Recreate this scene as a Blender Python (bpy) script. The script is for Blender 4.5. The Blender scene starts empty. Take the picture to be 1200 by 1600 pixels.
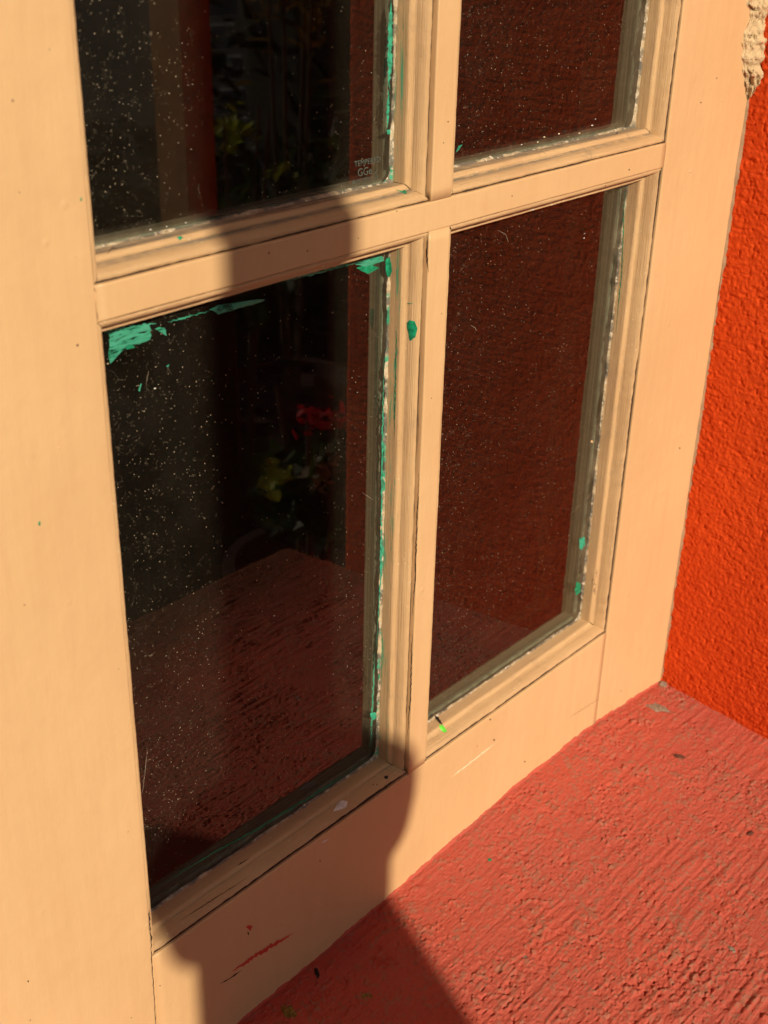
import bpy, math, random
import numpy as np
from mathutils import Vector, Matrix, Euler
from mathutils.bvhtree import BVHTree

R = math.radians
scene = bpy.context.scene
col = scene.collection
random.seed(4)
rng = np.random.RandomState(11)

# ------------------------------------------------------------------ camera
CAM = Vector((-0.8441, -0.4119, 0.6199))
CROT = Euler((1.0969, -0.02213, -0.84044), 'XYZ')
FPX = 1948.77
cam_d = bpy.data.cameras.new('camera')
cam_d.sensor_fit = 'VERTICAL'
cam_d.sensor_height = 36.0
cam_d.lens = FPX / 1600 * 36.0
cam_d.clip_start = 0.01
cam_d.clip_end = 500
cam_d.dof.use_dof = True
cam_d.dof.focus_distance = 0.72
cam_d.dof.aperture_fstop = 14.0
cam = bpy.data.objects.new('camera', cam_d)
col.objects.link(cam)
cam.location = CAM
cam.rotation_euler = CROT
scene.camera = cam
scene.render.resolution_x, scene.render.resolution_y = 768, 1024

# ------------------------------------------------------------------ light
SUN_AZ, SUN_EL = R(19.5), R(27)          # azimuth measured from -y towards -x
sd = Vector((-math.sin(SUN_AZ)*math.cos(SUN_EL), -math.cos(SUN_AZ)*math.cos(SUN_EL), math.sin(SUN_EL)))
sun_d = bpy.data.lights.new('sun', 'SUN')
sun_d.energy = 5.0
sun_d.angle = R(0.5)
sun_d.color = (1.0, 0.86, 0.64)
sun = bpy.data.objects.new('sun', sun_d)
col.objects.link(sun)
sun.rotation_euler = sd.to_track_quat('Z', 'Y').to_euler()
world = bpy.data.worlds.new("World")
scene.world = world
world.use_nodes = True
wn = world.node_tree
wn.nodes.clear()
sky = wn.nodes.new('ShaderNodeTexSky')
sky.sky_type = 'NISHITA'
sky.sun_disc = False
sky.sun_elevation = SUN_EL
sky.sun_rotation = math.atan2(sd.x, sd.y)
bg = wn.nodes.new('ShaderNodeBackground')
bg.inputs['Strength'].default_value = 0.05
wo = wn.nodes.new('ShaderNodeOutputWorld')
wn.links.new(sky.outputs[0], bg.inputs[0])
wn.links.new(bg.outputs[0], wo.inputs[0])
vs = scene.view_settings
vs.view_transform = 'Standard'
vs.look = 'None'
vs.exposure = 0.0
vs.gamma = 1
vs.use_curve_mapping = False

# ------------------------------------------------------------------ window layout (metres)
XL0, XL, XM0, XM1, XR, XR1 = -0.700, -0.5544, -0.3425, -0.3256, -0.1056, -0.0006
ZB0, ZB, ZM0, ZM1 = -0.03, 0.0947, 0.4528, 0.4686
ZN0, ZN1 = 0.8267, 0.8425
ZT, ZT1 = 1.2006, 1.30
BD = 0.0082        # how far a bead reaches over the glass
GY = 0.0210        # outer glass plane
SLOPE = 0.1256
REV = 0.345        # depth of the reveal
SIY = -0.445       # outer edge of the sill

# ------------------------------------------------------------------ noise
TAB = {}
def vnoise(a, b, ca, cb, seed):
    """smooth value noise in -1..1 on arrays a, b with cell sizes ca, cb"""
    if seed not in TAB: TAB[seed] = np.random.RandomState(seed).uniform(-1, 1, (256, 256))
    tab = TAB[seed]
    u = a/ca + 1000.37; v = b/cb + 1000.71
    i = np.floor(u).astype(int); j = np.floor(v).astype(int)
    fu = u-i; fv = v-j
    fu = fu*fu*(3-2*fu); fv = fv*fv*(3-2*fv)
    g = lambda p, q: tab[p % 256, q % 256]
    return (g(i, j)*(1-fu)+g(i+1, j)*fu)*(1-fv)+(g(i, j+1)*(1-fu)+g(i+1, j+1)*fu)*fv

T1 = {}
def n1(t, c, seed):
    r = T1.get(seed)
    if r is None: r = T1[seed] = np.random.RandomState(seed).uniform(-1, 1, 512).tolist()
    u = t/c+1000.37; i = math.floor(u); f = u-i; f = f*f*(3-2*f)
    return r[i % 512]*(1-f)+r[(i+1) % 512]*f

# ------------------------------------------------------------------ materials
def new_mat(name):
    m = bpy.data.materials.new(name)
    m.use_nodes = True
    nt = m.node_tree
    nt.nodes.clear()
    out = nt.nodes.new('ShaderNodeOutputMaterial')
    return m, nt, out

class G:
    """tiny node-graph helper"""
    def __init__(s, nt): s.nt = nt
    def n(s, t, **kw):
        x = s.nt.nodes.new(t)
        for k, v in kw.items(): setattr(x, k, v)
        return x
    def l(s, a, b): s.nt.links.new(a, b)
    def coord(s, kind='Object'):
        return s.n('ShaderNodeTexCoord').outputs[kind]
    def mapping(s, vec, scale=(1, 1, 1), loc=(0, 0, 0)):
        m = s.n('ShaderNodeMapping'); s.l(vec, m.inputs[0])
        m.inputs['Scale'].default_value = scale; m.inputs['Location'].default_value = loc
        return m.outputs[0]
    def noise(s, vec, scale, detail=3, rough=.5, dist=0):
        m = s.n('ShaderNodeTexNoise'); s.l(vec, m.inputs['Vector'])
        m.inputs['Scale'].default_value = scale; m.inputs['Detail'].default_value = detail
        m.inputs['Roughness'].default_value = rough; m.inputs['Distortion'].default_value = dist
        return m.outputs['Fac']
    def voro(s, vec, scale, out='Distance', rand=1.0):
        m = s.n('ShaderNodeTexVoronoi'); s.l(vec, m.inputs['Vector'])
        m.inputs['Scale'].default_value = scale; m.inputs['Randomness'].default_value = rand
        return m.outputs[out]
    def math(s, op, a, b=None, c=None, clamp=False):
        m = s.n('ShaderNodeMath', operation=op); m.use_clamp = clamp
        for i, v in enumerate((a, b, c)):
            if v is None: continue
            if isinstance(v, (int, float)): m.inputs[i].default_value = v
            else: s.l(v, m.inputs[i])
        return m.outputs[0]
    def ramp(s, v, a, b, c=0.0, d=1.0):
        m = s.n('ShaderNodeMapRange'); m.clamp = True
        s.l(v, m.inputs[0])
        for i, q in enumerate((a, b, c, d)): m.inputs[i+1].default_value = q
        return m.outputs[0]
    def mix(s, f, a, b, mode='MIX'):
        m = s.n('ShaderNodeMix', data_type='RGBA', blend_type=mode)
        if isinstance(f, (int, float)): m.inputs[0].default_value = f
        else: s.l(f, m.inputs[0])
        for i, v in ((6, a), (7, b)):
            if isinstance(v, tuple): m.inputs[i].default_value = (*v, 1)
            else: s.l(v, m.inputs[i])
        return m.outputs[2]
    def bump(s, h, strength, dist, normal=None):
        m = s.n('ShaderNodeBump'); s.l(h, m.inputs['Height'])
        m.inputs['Strength'].default_value = strength; m.inputs['Distance'].default_value = dist
        if normal: s.l(normal, m.inputs['Normal'])
        return m.outputs[0]
    def bsdf(s, colr, rough=.6, normal=None, spec=.5, metallic=0, out=None, sheen=0):
        m = s.n('ShaderNodeBsdfPrincipled')
        if isinstance(colr, tuple): m.inputs['Base Color'].default_value = (*colr, 1)
        else: s.l(colr, m.inputs['Base Color'])
        if isinstance(rough, (int, float)): m.inputs['Roughness'].default_value = rough
        else: s.l(rough, m.inputs['Roughness'])
        m.inputs['Specular IOR Level'].default_value = spec
        m.inputs['Metallic'].default_value = metallic
        if normal: s.l(normal, m.inputs['Normal'])
        if out: s.l(m.outputs[0], out.inputs[0])
        return m.outputs[0]

PEACH = (0.638, 0.425, 0.226)
PEACH2 = (0.59, 0.378, 0.192)
M = {}

def mat_paint():
    m, nt, out = new_mat('peach_gloss_paint'); g = G(nt); c = g.coord()
    big = g.noise(c, 7, 3)
    fine = g.noise(c, 90, 4, .6)
    colr = g.mix(g.ramp(big, .35, .65), PEACH, PEACH2)
    colr = g.mix(g.math('MULTIPLY', g.ramp(fine, .5, .8), .25), colr, (.56, .33, .17))
    brush = g.noise(g.mapping(c, (150, 1, 9)), 1.0, 4, .6)
    colr = g.mix(g.math('MULTIPLY', g.ramp(brush, .45, .75), .22), colr, (.53, .32, .165))
    grime = g.math('MULTIPLY', g.ramp(g.noise(g.mapping(c, (1, 1, .6), (5, 1, 2)), 5.5, 5, .7), .52, .75), .28)
    colr = g.mix(grime, colr, (.47, .31, .18))
    # tiny dark specks and pale pinholes
    v = g.voro(c, 70); gate = g.noise(c, 23, 2)
    sp = g.math('MULTIPLY', g.ramp(v, .035, .05, 1, 0), g.ramp(gate, .58, .62))
    colr = g.mix(sp, colr, (.12, .07, .04))
    streak = g.noise(g.mapping(c, (1, 1, .14)), 160, 3, .55)
    lumps = g.noise(c, 60, 2, .5)
    blob = g.ramp(g.voro(g.mapping(c, loc=(3, 1, 2)), 55), .0, .13, 1, 0)
    blob = g.math('MULTIPLY', blob, g.ramp(g.noise(c, 31, 1), .52, .6))
    h = g.math('ADD', g.math('MULTIPLY', streak, .30), g.math('ADD', g.math('MULTIPLY', lumps, .35), g.math('MULTIPLY', blob, .35)))
    h = g.math('ADD', h, g.math('MULTIPLY', fine, .25))
    n = g.bump(h, .8, .0013)
    g.bsdf(colr, g.ramp(big, .3, .7, .38, .5), n, .45, out=out)
    return m
M['paint'] = mat_paint()

def mat_bead(name, dirt, grain=1.0, green=0.0):
    """painted glazing bead: UV.x runs along it in metres, UV.y across the profile (0 crack .. 1 glass)"""
    m, nt, out = new_mat(name); g = G(nt); uv = g.coord('UV'); c = g.coord()
    s = g.n('ShaderNodeSeparateXYZ'); g.l(uv, s.inputs[0])
    across = s.outputs[1]
    gr = g.noise(g.mapping(uv, (18, 55, 1)), 1.0, 5, .65, .3)
    big = g.noise(c, 14, 3)
    fine = g.noise(c, 160, 3, .6)
    colr = g.mix(g.ramp(big, .35, .65), (.635, .42, .22), (.575, .365, .188))
    # bare weathered wood showing in thin streaks
    st = g.math('MULTIPLY', g.ramp(gr, .62, .70), grain*.55)
    colr = g.mix(st, colr, (.33, .22, .13))
    # dirt lying in the hollow and on the ledge against the glass
    hollow = g.math('MULTIPLY', g.ramp(across, .36, .46), g.ramp(across, .49, .56, 1, 0))
    ledge = g.ramp(across, .76, .80)
    d = g.math('MAXIMUM', hollow, ledge)
    patch = g.ramp(g.math('ADD', g.math('MULTIPLY', g.noise(g.mapping(uv, (9, 14, 1)), 1, 4, .7), .8), g.math('MULTIPLY', fine, .3)), .38, .62)
    d = g.math('MULTIPLY', g.math('MULTIPLY', d, patch), dirt)
    colr = g.mix(d, colr, (.17, .145, .11))
    gen = g.math('MULTIPLY', g.ramp(g.noise(c, 60, 4, .7), .60, .70), g.math('MULTIPLY', .5 if dirt > .6 else .2, 1.0))
    colr = g.mix(gen, colr, (.26, .20, .14))
    speck = g.math('MULTIPLY', g.ramp(g.voro(c, 260), .10, .16, 1, 0), g.ramp(g.noise(c, 70, 2), .56, .64))
    colr = g.mix(g.math('MULTIPLY', speck, .7), colr, (.75, .62, .42))
    if green:
        gm = g.math('MULTIPLY', g.ramp(across, .72, .76), g.ramp(g.noise(g.mapping(uv, (14, 9, 1)), 1, 5, .8), .56, .60))
        colr = g.mix(g.math('MULTIPLY', gm, green), colr, (.03, .36, .20))
    h = g.math('ADD', g.math('MULTIPLY', gr, 1.0), g.math('MULTIPLY', fine, .45))
    n = g.bump(h, .8, .0008)
    g.bsdf(colr, g.ramp(d, 0, .5, .45, .8), n, .4, out=out)
    return m
M['bead_side'] = mat_bead('weathered_bead_paint', .14, .7)
M['bead_green'] = mat_bead('weathered_bead_paint_green_specks', .22, .7, .8)
M['bead_top'] = mat_bead('dusty_bead_paint', .9, .4)

def mat_simple(name, colr, rough=.7, nscale=80, bump=.3, dist=.001, var=.25, spec=.4):
    m, nt, out = new_mat(name); g = G(nt); c = g.coord()
    n_ = g.noise(c, nscale, 4, .6)
    dark = tuple(x*(1-var) for x in colr); lite = tuple(min(1, x*(1+var)) for x in colr)
    cc = g.mix(g.ramp(n_, .3, .7), dark, lite)
    g.bsdf(cc, rough, g.bump(n_, bump, dist), spec, out=out)
    return m
M['crack'] = mat_simple('joint_and_gap_shade', (.05, .028, .016), .9, 300)  # dark joint lines; on the gap floor beside the beads it paints shade
M['core'] = mat_simple('inner_frame_wood', (.30, .19, .11), .7, 60)
M['green'] = mat_simple('green_paint', (.006, .22, .11), .4, 400, .5, .0006, .5)
M['green_pale'] = mat_simple('pale_green_paint', (.03, .30, .19), .5, 350, .8, .0008, .55)
def mat_scraped():
    m, nt, out = new_mat('scraped_green_film'); g = G(nt); c = g.coord()
    st = g.noise(g.mapping(c, (50, 50, 380)), 1.0, 4, .75); n2 = g.noise(c, 150, 5, .75)
    colr = g.mix(g.ramp(st, .4, .62), (.025, .27, .16), (.06, .34, .23))
    b = g.bsdf(colr, .5, g.bump(st, .6, .0005), .5)
    t = g.n('ShaderNodeBsdfTransparent')
    mx = g.n('ShaderNodeMixShader')
    g.l(g.math('MULTIPLY', g.ramp(g.math('ADD', st, g.math('MULTIPLY', n2, .7)), .66, .84), .95), mx.inputs[0])
    g.l(t.outputs[0], mx.inputs[1]); g.l(b, mx.inputs[2]); g.l(mx.outputs[0], out.inputs[0])
    return m
M['film'] = mat_scraped()
M['green_lime'] = mat_simple('lime_fleck', (.12, .62, .05), .5, 500)
M['red'] = mat_simple('red_paint_mark', (.52, .05, .035), .6, 500)
M['black'] = mat_simple('black_fleck', (.018, .013, .010), .8, 500)
M['white'] = mat_simple('white_paint_chip', (.72, .68, .66), .5, 400)
M['cream'] = mat_simple('cream_paint_scrape', (.80, .66, .44), .5, 400)
M['greydirt'] = mat_simple('grey_grit', (.28, .22, .17), .9, 350, 1, .002, .5)
M['brownleaf'] = mat_simple('dry_leaf_fleck', (.10, .035, .02), .8, 500)

def mat_sealant():
    m, nt, out = new_mat('old_sealant'); g = G(nt); c = g.coord()
    a = g.noise(c, 45, 4, .7); b = g.noise(c, 220, 3, .6)
    colr = g.mix(g.ramp(a, .42, .52), (.50, .40, .26), (.15, .145, .115))
    colr = g.mix(g.math('MULTIPLY', g.ramp(g.noise(g.mapping(c, loc=(4, 2, 7)), 26, 3, .7), .54, .58), .9), colr, (.04, .34, .20))
    colr = g.mix(g.ramp(b, .55, .62), colr, (.55, .47, .36))
    g.bsdf(colr, .5, g.bump(b, 1, .001), .5, out=out)
    return m
M['sealant'] = mat_sealant()
def mat_sealant_plain():
    m, nt, out = new_mat('cream_sealant'); g = G(nt); c = g.coord()
    a = g.noise(c, 60, 4, .7); b = g.noise(c, 260, 3, .6)
    colr = g.mix(g.ramp(a, .40, .56), (.46, .36, .23), (.13, .115, .09))
    colr = g.mix(g.ramp(b, .57, .63), colr, (.55, .47, .36))
    g.bsdf(colr, .5, g.bump(b, 1, .001), .5, out=out)
    return m
M['sealant_plain'] = mat_sealant_plain()

def mat_spacer():
    m, nt, out = new_mat('aluminium_spacer'); g = G(nt); c = g.coord()
    s = g.n('ShaderNodeSeparateXYZ'); g.l(c, s.inputs[0])
    ln = g.noise(g.mapping(c, (1, 1, 1)), 260, 2)
    lines = g.n('ShaderNodeTexWave', wave_type='BANDS', bands_direction='Y'); g.l(c, lines.inputs[0])
    lines.inputs['Scale'].default_value = 130
    colr = g.mix(lines.outputs['Fac'], (.085, .078, .055), (.135, .12, .085))
    colr = g.mix(g.math('MULTIPLY', g.ramp(ln, .5, .7), .3), colr, (.18, .17, .13))
    g.bsdf(colr, .5, None, .4, .15, out=out)
    return m
M['spacer'] = mat_spacer()
M['glass_edge'] = mat_simple('green_glass_edge', (.20, .235, .18), .3, 120, .4, .001, .45)

def mat_glass(name, tint, refl, dust):
    m, nt, out = new_mat(name); g = G(nt); c = g.coord(); uv = g.coord('UV')
    geo = g.n('ShaderNodeNewGeometry')
    dot = g.n('ShaderNodeVectorMath', operation='DOT_PRODUCT')
    g.l(geo.outputs['Incoming'], dot.inputs[0]); g.l(geo.outputs['Normal'], dot.inputs[1])
    k = g.math('SUBTRACT', 1.0, g.math('ABSOLUTE', dot.outputs['Value']))
    f = g.math('MULTIPLY_ADD', g.math('POWER', k, 5), .96, .04)
    if dust:
        so = g.n('ShaderNodeSeparateXYZ'); g.l(c, so.inputs[0])
        f = g.math('MULTIPLY', f, g.math('MULTIPLY_ADD', g.math('LESS_THAN', so.outputs[1], GY+.0004), .97, .03))
    f = g.math('MULTIPLY', f, refl, clamp=True)
    tr = g.n('ShaderNodeBsdfTransparent'); tr.inputs[0].default_value = (*tint, 1)
    gl = g.n('ShaderNodeBsdfGlossy'); gl.inputs['Roughness'].default_value = .004
    mx = g.n('ShaderNodeMixShader'); g.l(f, mx.inputs[0]); g.l(tr.outputs[0], mx.inputs[1]); g.l(gl.outputs[0], mx.inputs[2])
    last = mx.outputs[0]
    if dust:
        s = g.n('ShaderNodeSeparateXYZ'); g.l(c, s.inputs[0])
        front = g.math('LESS_THAN', s.outputs[1], GY+.0004)
        # more dust towards the left of each pane
        e = g.n('ShaderNodeSeparateXYZ'); g.l(uv, e.inputs[0])
        dens = g.noise(c, 16, 4, .7)
        lft = g.ramp(e.outputs[0], .02, .13, 1, 0)
        def specks(sc, rad, thr, loc):
            cc = g.mapping(c, (1, 0, 1), loc)
            cc = g.n('ShaderNodeVectorMath', operation='ADD').outputs[0] if False else cc
            v = g.voro(cc, sc); idc = g.voro(cc, sc, 'Color')
            sp = g.n('ShaderNodeSeparateColor'); g.l(idc, sp.inputs[0])
            r_ = g.math('MULTIPLY', sp.outputs[1], rad)
            hit = g.math('LESS_THAN', v, r_)
            pr = g.math('ADD', g.math('MULTIPLY', lft, .30), g.math('MULTIPLY', g.ramp(dens, .38, .72), .75))
            ok = g.math('LESS_THAN', sp.outputs[0], g.math('MULTIPLY', pr, thr))
            return g.math('MULTIPLY', g.math('MULTIPLY', hit, ok), g.math('MULTIPLY_ADD', g.math('POWER', sp.outputs[2], 2.5), .85, .12))
        a = specks(700, .19, .26, (0, 0, 0))
        b = specks(260, .09, .03, (.3, 0, .7))
        d_ = specks(1150, .30, .36, (.9, 0, .2))
        mask = g.math('MAXIMUM', g.math('MAXIMUM', a, b), d_)
        # hair-fine lint: iso-lines of a warped noise, kept only in short stretches
        w = g.noise(g.mapping(c, (1, 0, 1)), 70, 3, .6, 1.2)
        ln = g.math('LESS_THAN', g.math('ABSOLUTE', g.math('SUBTRACT', w, .5)), .0035)
        gate = g.math('GREATER_THAN', g.noise(g.mapping(c, (1, 0, 1), (2, 0, 5)), 170, 2), g.math('SUBTRACT', .73, g.math('MULTIPLY', lft, .20)))
        lint = g.math('MULTIPLY', g.math('MULTIPLY', ln, gate), .13)
        # film of grime: thin everywhere, thicker in patches and along the rim
        W_, H_ = e.outputs[0], e.outputs[1]
        ed = g.math('MINIMUM', g.math('MINIMUM', W_, H_), g.math('MINIMUM', g.math('SUBTRACT', .2, W_), g.math('SUBTRACT', .345, H_)))
        rim = g.math('MULTIPLY', g.ramp(ed, .0, .009, 1, 0), g.ramp(g.noise(c, 45, 4, .7), .35, .7))
        film = g.math('ADD', g.math('MULTIPLY', g.math('ADD', g.ramp(g.noise(c, 26, 5, .65), .40, .75), g.ramp(g.noise(g.mapping(c, (1, 1, .25)), 60, 5, .8), .5, .8)), .005), g.math('MULTIPLY', rim, .14))
        film = g.math('ADD', film, g.math('MULTIPLY', g.math('MULTIPLY', lft, g.ramp(g.noise(c, 55, 5, .75), .4, .75)), .006))
        film = g.math('ADD', film, .007)
        tot = g.math('MAXIMUM', g.math('MULTIPLY', mask, .7), g.math('MAXIMUM', lint, film))
        tot = g.math('MULTIPLY', tot, front, clamp=True)
        df = g.n('ShaderNodeBsdfDiffuse'); df.inputs[0].default_value = (.66, .54, .38, 1)
        m2 = g.n('ShaderNodeMixShader'); g.l(tot, m2.inputs[0]); g.l(last, m2.inputs[1]); g.l(df.outputs[0], m2.inputs[2])
        last = m2.outputs[0]
    g.l(last, out.inputs[0])
    return m
M['glass'] = mat_glass('dusty_glass', (.95, .95, .92), 2.15, True)
M['glass_in'] = mat_glass('room_dimming_glass', (.32, .29, .25), .22, False)  # tint added on this sheet to keep the room behind it dark

def mat_sill():
    m, nt, out = new_mat('salmon_red_stucco'); g = G(nt); c = g.coord()
    at = g.n('ShaderNodeAttribute', attribute_name='wear')
    big = g.noise(c, 9, 3)
    f1 = g.noise(c, 420, 4, .65)
    base = g.mix(g.ramp(big, .3, .7), (.53, .096, .060), (.45, .096, .070))
    base = g.mix(g.math('MULTIPLY', g.ramp(f1, .45, .75), .35), base, (.47, .14, .10))
    w = g.math('MULTIPLY', g.ramp(g.math('ADD', at.outputs['Fac'], g.math('MULTIPLY', f1, .9)), 1.05, 1.45), g.ramp(g.noise(c, 16, 3, .6), .25, .6, .35, 1.0))
    base = g.mix(g.math('MULTIPLY', w, .65), base, (.30, .165, .110))
    deep = g.ramp(g.noise(g.mapping(c, loc=(7, 3, 1)), 34, 4, .7), .62, .72)
    base = g.mix(g.math('MULTIPLY', deep, .6), base, (.33, .024, .014))
    sy = g.n('ShaderNodeSeparateXYZ'); g.l(c, sy.inputs[0])
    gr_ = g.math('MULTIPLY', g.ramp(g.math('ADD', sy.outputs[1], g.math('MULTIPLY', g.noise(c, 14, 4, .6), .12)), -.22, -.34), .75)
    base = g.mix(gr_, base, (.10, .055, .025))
    mott = g.ramp(g.noise(g.mapping(c, (1, 1, 1), (2, 5, 1)), 190, 4, .7), .5, .66)
    base = g.mix(g.math('MULTIPLY', mott, .22), base, (.30, .07, .042))
    f2 = g.noise(g.mapping(c, (110, 760, 300)), 1.0, 4, .65)
    n = g.bump(g.math('ADD', f1, g.math('MULTIPLY', f2, .8)), .9, .0011)
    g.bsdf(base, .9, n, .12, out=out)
    return m
M['sill'] = mat_sill()

def mat_wall():
    m, nt, out = new_mat('orange_red_stucco'); g = G(nt); c = g.coord()
    big = g.noise(c, 6, 3)
    f1 = g.noise(c, 330, 4, .6)
    base = g.mix(g.ramp(big, .3, .7), (.68, .078, .011), (.58, .058, .009))
    base = g.mix(g.math('MULTIPLY', g.ramp(f1, .5, .75), .35), base, (.68, .11, .028))
    mott = g.ramp(g.noise(g.mapping(c, (1, 1, 1), (2, 5, 1)), 150, 4, .7), .48, .68)
    base = g.mix(g.math('MULTIPLY', mott, .4), base, (.43, .030, .006))
    f2 = g.noise(g.mapping(c, (300, 110, 520)), 1.0, 4, .6)
    n = g.bump(g.math('ADD', f1, g.math('MULTIPLY', f2, .8)), .9, .0011)
    g.bsdf(base, .9, n, .12, out=out)
    return m
M['wall'] = mat_wall()
def mat_plaster():
    m, nt, out = new_mat('cream_plaster'); g = G(nt); c = g.coord()
    n_ = g.noise(c, 240, 4, .65)
    cc = g.mix(g.ramp(n_, .3, .7), (.50, .36, .20), (.66, .50, .31))
    red = g.ramp(g.noise(g.mapping(c, loc=(3, 3, 3)), 85, 4, .7), .60, .66)
    cc = g.mix(g.math('MULTIPLY', red, .85), cc, (.55, .10, .05))
    g.bsdf(cc, .75, g.bump(n_, 1, .0026), .4, out=out)
    return m
M['plaster'] = mat_plaster()

# ------------------------------------------------------------------ object helpers
def tag(o, label=None, cat=None, group=None, kind=None):
    if label: o['label'] = label
    if cat: o['category'] = cat
    if group: o['group'] = group
    if kind: o['kind'] = kind
    return o

def empty(name, loc=(0, 0, 0)):
    o = bpy.data.objects.new(name, None)
    o.empty_display_size = .05
    o.location = loc
    col.objects.link(o)
    return o

def mesh(name, verts, faces, mat, parent=None, smooth=False, uvs=None):
    me = bpy.data.meshes.new(name)
    if parent is not None:
        w = parent_world(parent)
        verts = [(v[0]-w[0], v[1]-w[1], v[2]-w[2]) for v in verts]
    me.from_pydata([tuple(map(float, v)) for v in verts], [], faces)
    if uvs is not None:
        l = me.uv_layers.new(name='UVMap')
        for p in me.polygons:
            for li in p.loop_indices:
                l.data[li].uv = uvs[me.loops[li].vertex_index]
    if smooth: me.polygons.foreach_set('use_smooth', [True]*len(me.polygons))
    me.materials.append(mat)
    me.update()
    o = bpy.data.objects.new(name, me)
    col.objects.link(o)
    if parent is not None: o.parent = parent
    return o

def parent_world(p):
    v = Vector(p.location)
    while p.parent:
        p = p.parent; v = v+Vector(p.location)
    return v

class MB:
    def __init__(s): s.v = []; s.f = []
    def add(s, v, f):
        k = len(s.v); s.v += [tuple(x) for x in v]; s.f += [tuple(i+k for i in q) for q in f]
    def box(s, x0, x1, y0, y1, z0, z1):
        s.add([(x0, y0, z0), (x1, y0, z0), (x1, y1, z0), (x0, y1, z0), (x0, y0, z1), (x1, y0, z1), (x1, y1, z1), (x0, y1, z1)],
              [(0, 1, 5, 4), (1, 2, 6, 5), (2, 3, 7, 6), (3, 0, 4, 7), (4, 5, 6, 7), (3, 2, 1, 0)])
    def lathe(s, prof, n=32, c=(0, 0, 0)):
        v = []; f = []
        for r, z in prof:
            for k in range(n):
                a = 2*math.pi*k/n
                v.append((c[0]+r*math.cos(a), c[1]+r*math.sin(a), c[2]+z))
        for i in range(len(prof)-1):
            for k in range(n):
                f.append((i*n+k, i*n+(k+1) % n, (i+1)*n+(k+1) % n, (i+1)*n+k))
        f.append(tuple(range(n))[::-1]); f.append(tuple((len(prof)-1)*n+k for k in range(n)))
        s.add(v, f)
    def tube(s, pts, r0, r1, n=8):
        pts = [Vector(p) for p in pts]; v = []; f = []
        for i, p in enumerate(pts):
            d = (pts[min(i+1, len(pts)-1)]-pts[max(i-1, 0)]).normalized()
            a = d.orthogonal().normalized(); b = d.cross(a)
            r = r0+(r1-r0)*i/(len(pts)-1)
            for k in range(n):
                t = 2*math.pi*k/n
                v.append(p+a*math.cos(t)*r+b*math.sin(t)*r)
        for i in range(len(pts)-1):
            for k in range(n):
                f.append((i*n+k, i*n+(k+1) % n, (i+1)*n+(k+1) % n, (i+1)*n+k))
        s.add(v, f)
    def leaf(s, p, d, up, L, W):
        p = Vector(p); d = Vector(d).normalized(); sd_ = d.cross(Vector(up)).normalized(); n = sd_.cross(d)
        v = [p, p+d*L*.35+sd_*W*.5+n*W*.12, p+d*L*.35-sd_*W*.5+n*W*.12, p+d*L*.75+sd_*W*.38+n*W*.05, p+d*L*.75-sd_*W*.38+n*W*.05, p+d*L-n*W*.1, p+d*L*.5-n*W*.05]
        s.add(v, [(0, 1, 6), (0, 6, 2), (1, 3, 6), (6, 4, 2), (3, 5, 6), (6, 5, 4)])
    def build(s, name, mat, parent=None, smooth=False):
        return mesh(name, s.v, s.f, mat, parent, smooth)

def bar(name, axis, a0, a1, b0, b1, depth, mat, parent, r=.0009, seed=0, wob=.00010):
    """member with its face at y=0 and softly rounded long edges; axis 'x' or 'z', b = extent across"""
    prof = []                                   # (b, y)
    prof.append((b0, depth)); prof.append((b0, .012)); prof.append((b0, r*1.02+.002)); 
    for k in range(6):
        t = math.pi/2*k/5
        prof.append((b0+r-r*math.cos(t), r-r*math.sin(t)))
    w = b1-b0
    for q in (.03, .12, .3, .5, .7, .88, .97): prof.append((b0+r+(w-2*r)*q, 0))
    for k in range(6):
        t = math.pi/2*(1-k/5)
        prof.append((b1-r+r*math.cos(t), r-r*math.sin(t)))
    prof.append((b1, r*1.02+.002)); prof.append((b1, .012)); prof.append((b1, depth))
    n = max(2, int((a1-a0)/.006)); P = len(prof); v = []; f = []
    for i in range(n+1):
        t = a0+(a1-a0)*i/n
        for (b, y) in prof:
            dy = 0; db = 0
            if i not in (0, n) and y < .011:
                dy = wob*n1(t+b*7, .03, 5+seed)
                db = wob*1.3*n1(t+(b > (b0+b1)/2)*9, .02, 6+seed)
            pt = (t, y+dy, b+db) if axis == 'x' else (b+db, y+dy, t)
            v.append(pt)
    for i in range(n):
        for k in range(P-1):
            q = (i*P+k, i*P+k+1, (i+1)*P+k+1, (i+1)*P+k)
            f.append(q if axis == 'z' else q[::-1])
        q = (i*P+P-1, i*P, (i+1)*P, (i+1)*P+P-1)
        f.append(q if axis == 'z' else q[::-1])
    f.append(tuple(range(P)) if axis == 'x' else tuple(range(P))[::-1])
    f.append(tuple(n*P+k for k in range(P))[::-1] if axis == 'x' else tuple(n*P+k for k in range(P)))
    return mesh(name, v, f, mat, parent, True)

PROF = [(-.0001, .0016, 0), (0, .0025, .03), (.0002, .0017, .07), (.0007, .0012, .12), (.0015, .0011, .18), (.0024, .0016, .24), (.0033, .0029, .30), (.0041, .0047, .36),
        (.0047, .0067, .41), (.0050, .0086, .45), (.0052, .0098, .48), (.0055, .0101, .51), (.0057, .0098, .54), (.0067, .0103, .62), (.0078, .0111, .70), (.0082, .0117, .74), (.0082, .0126, .77),
        (.0082, .0165, .88), (.0082, GY, 1.0)]

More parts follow.
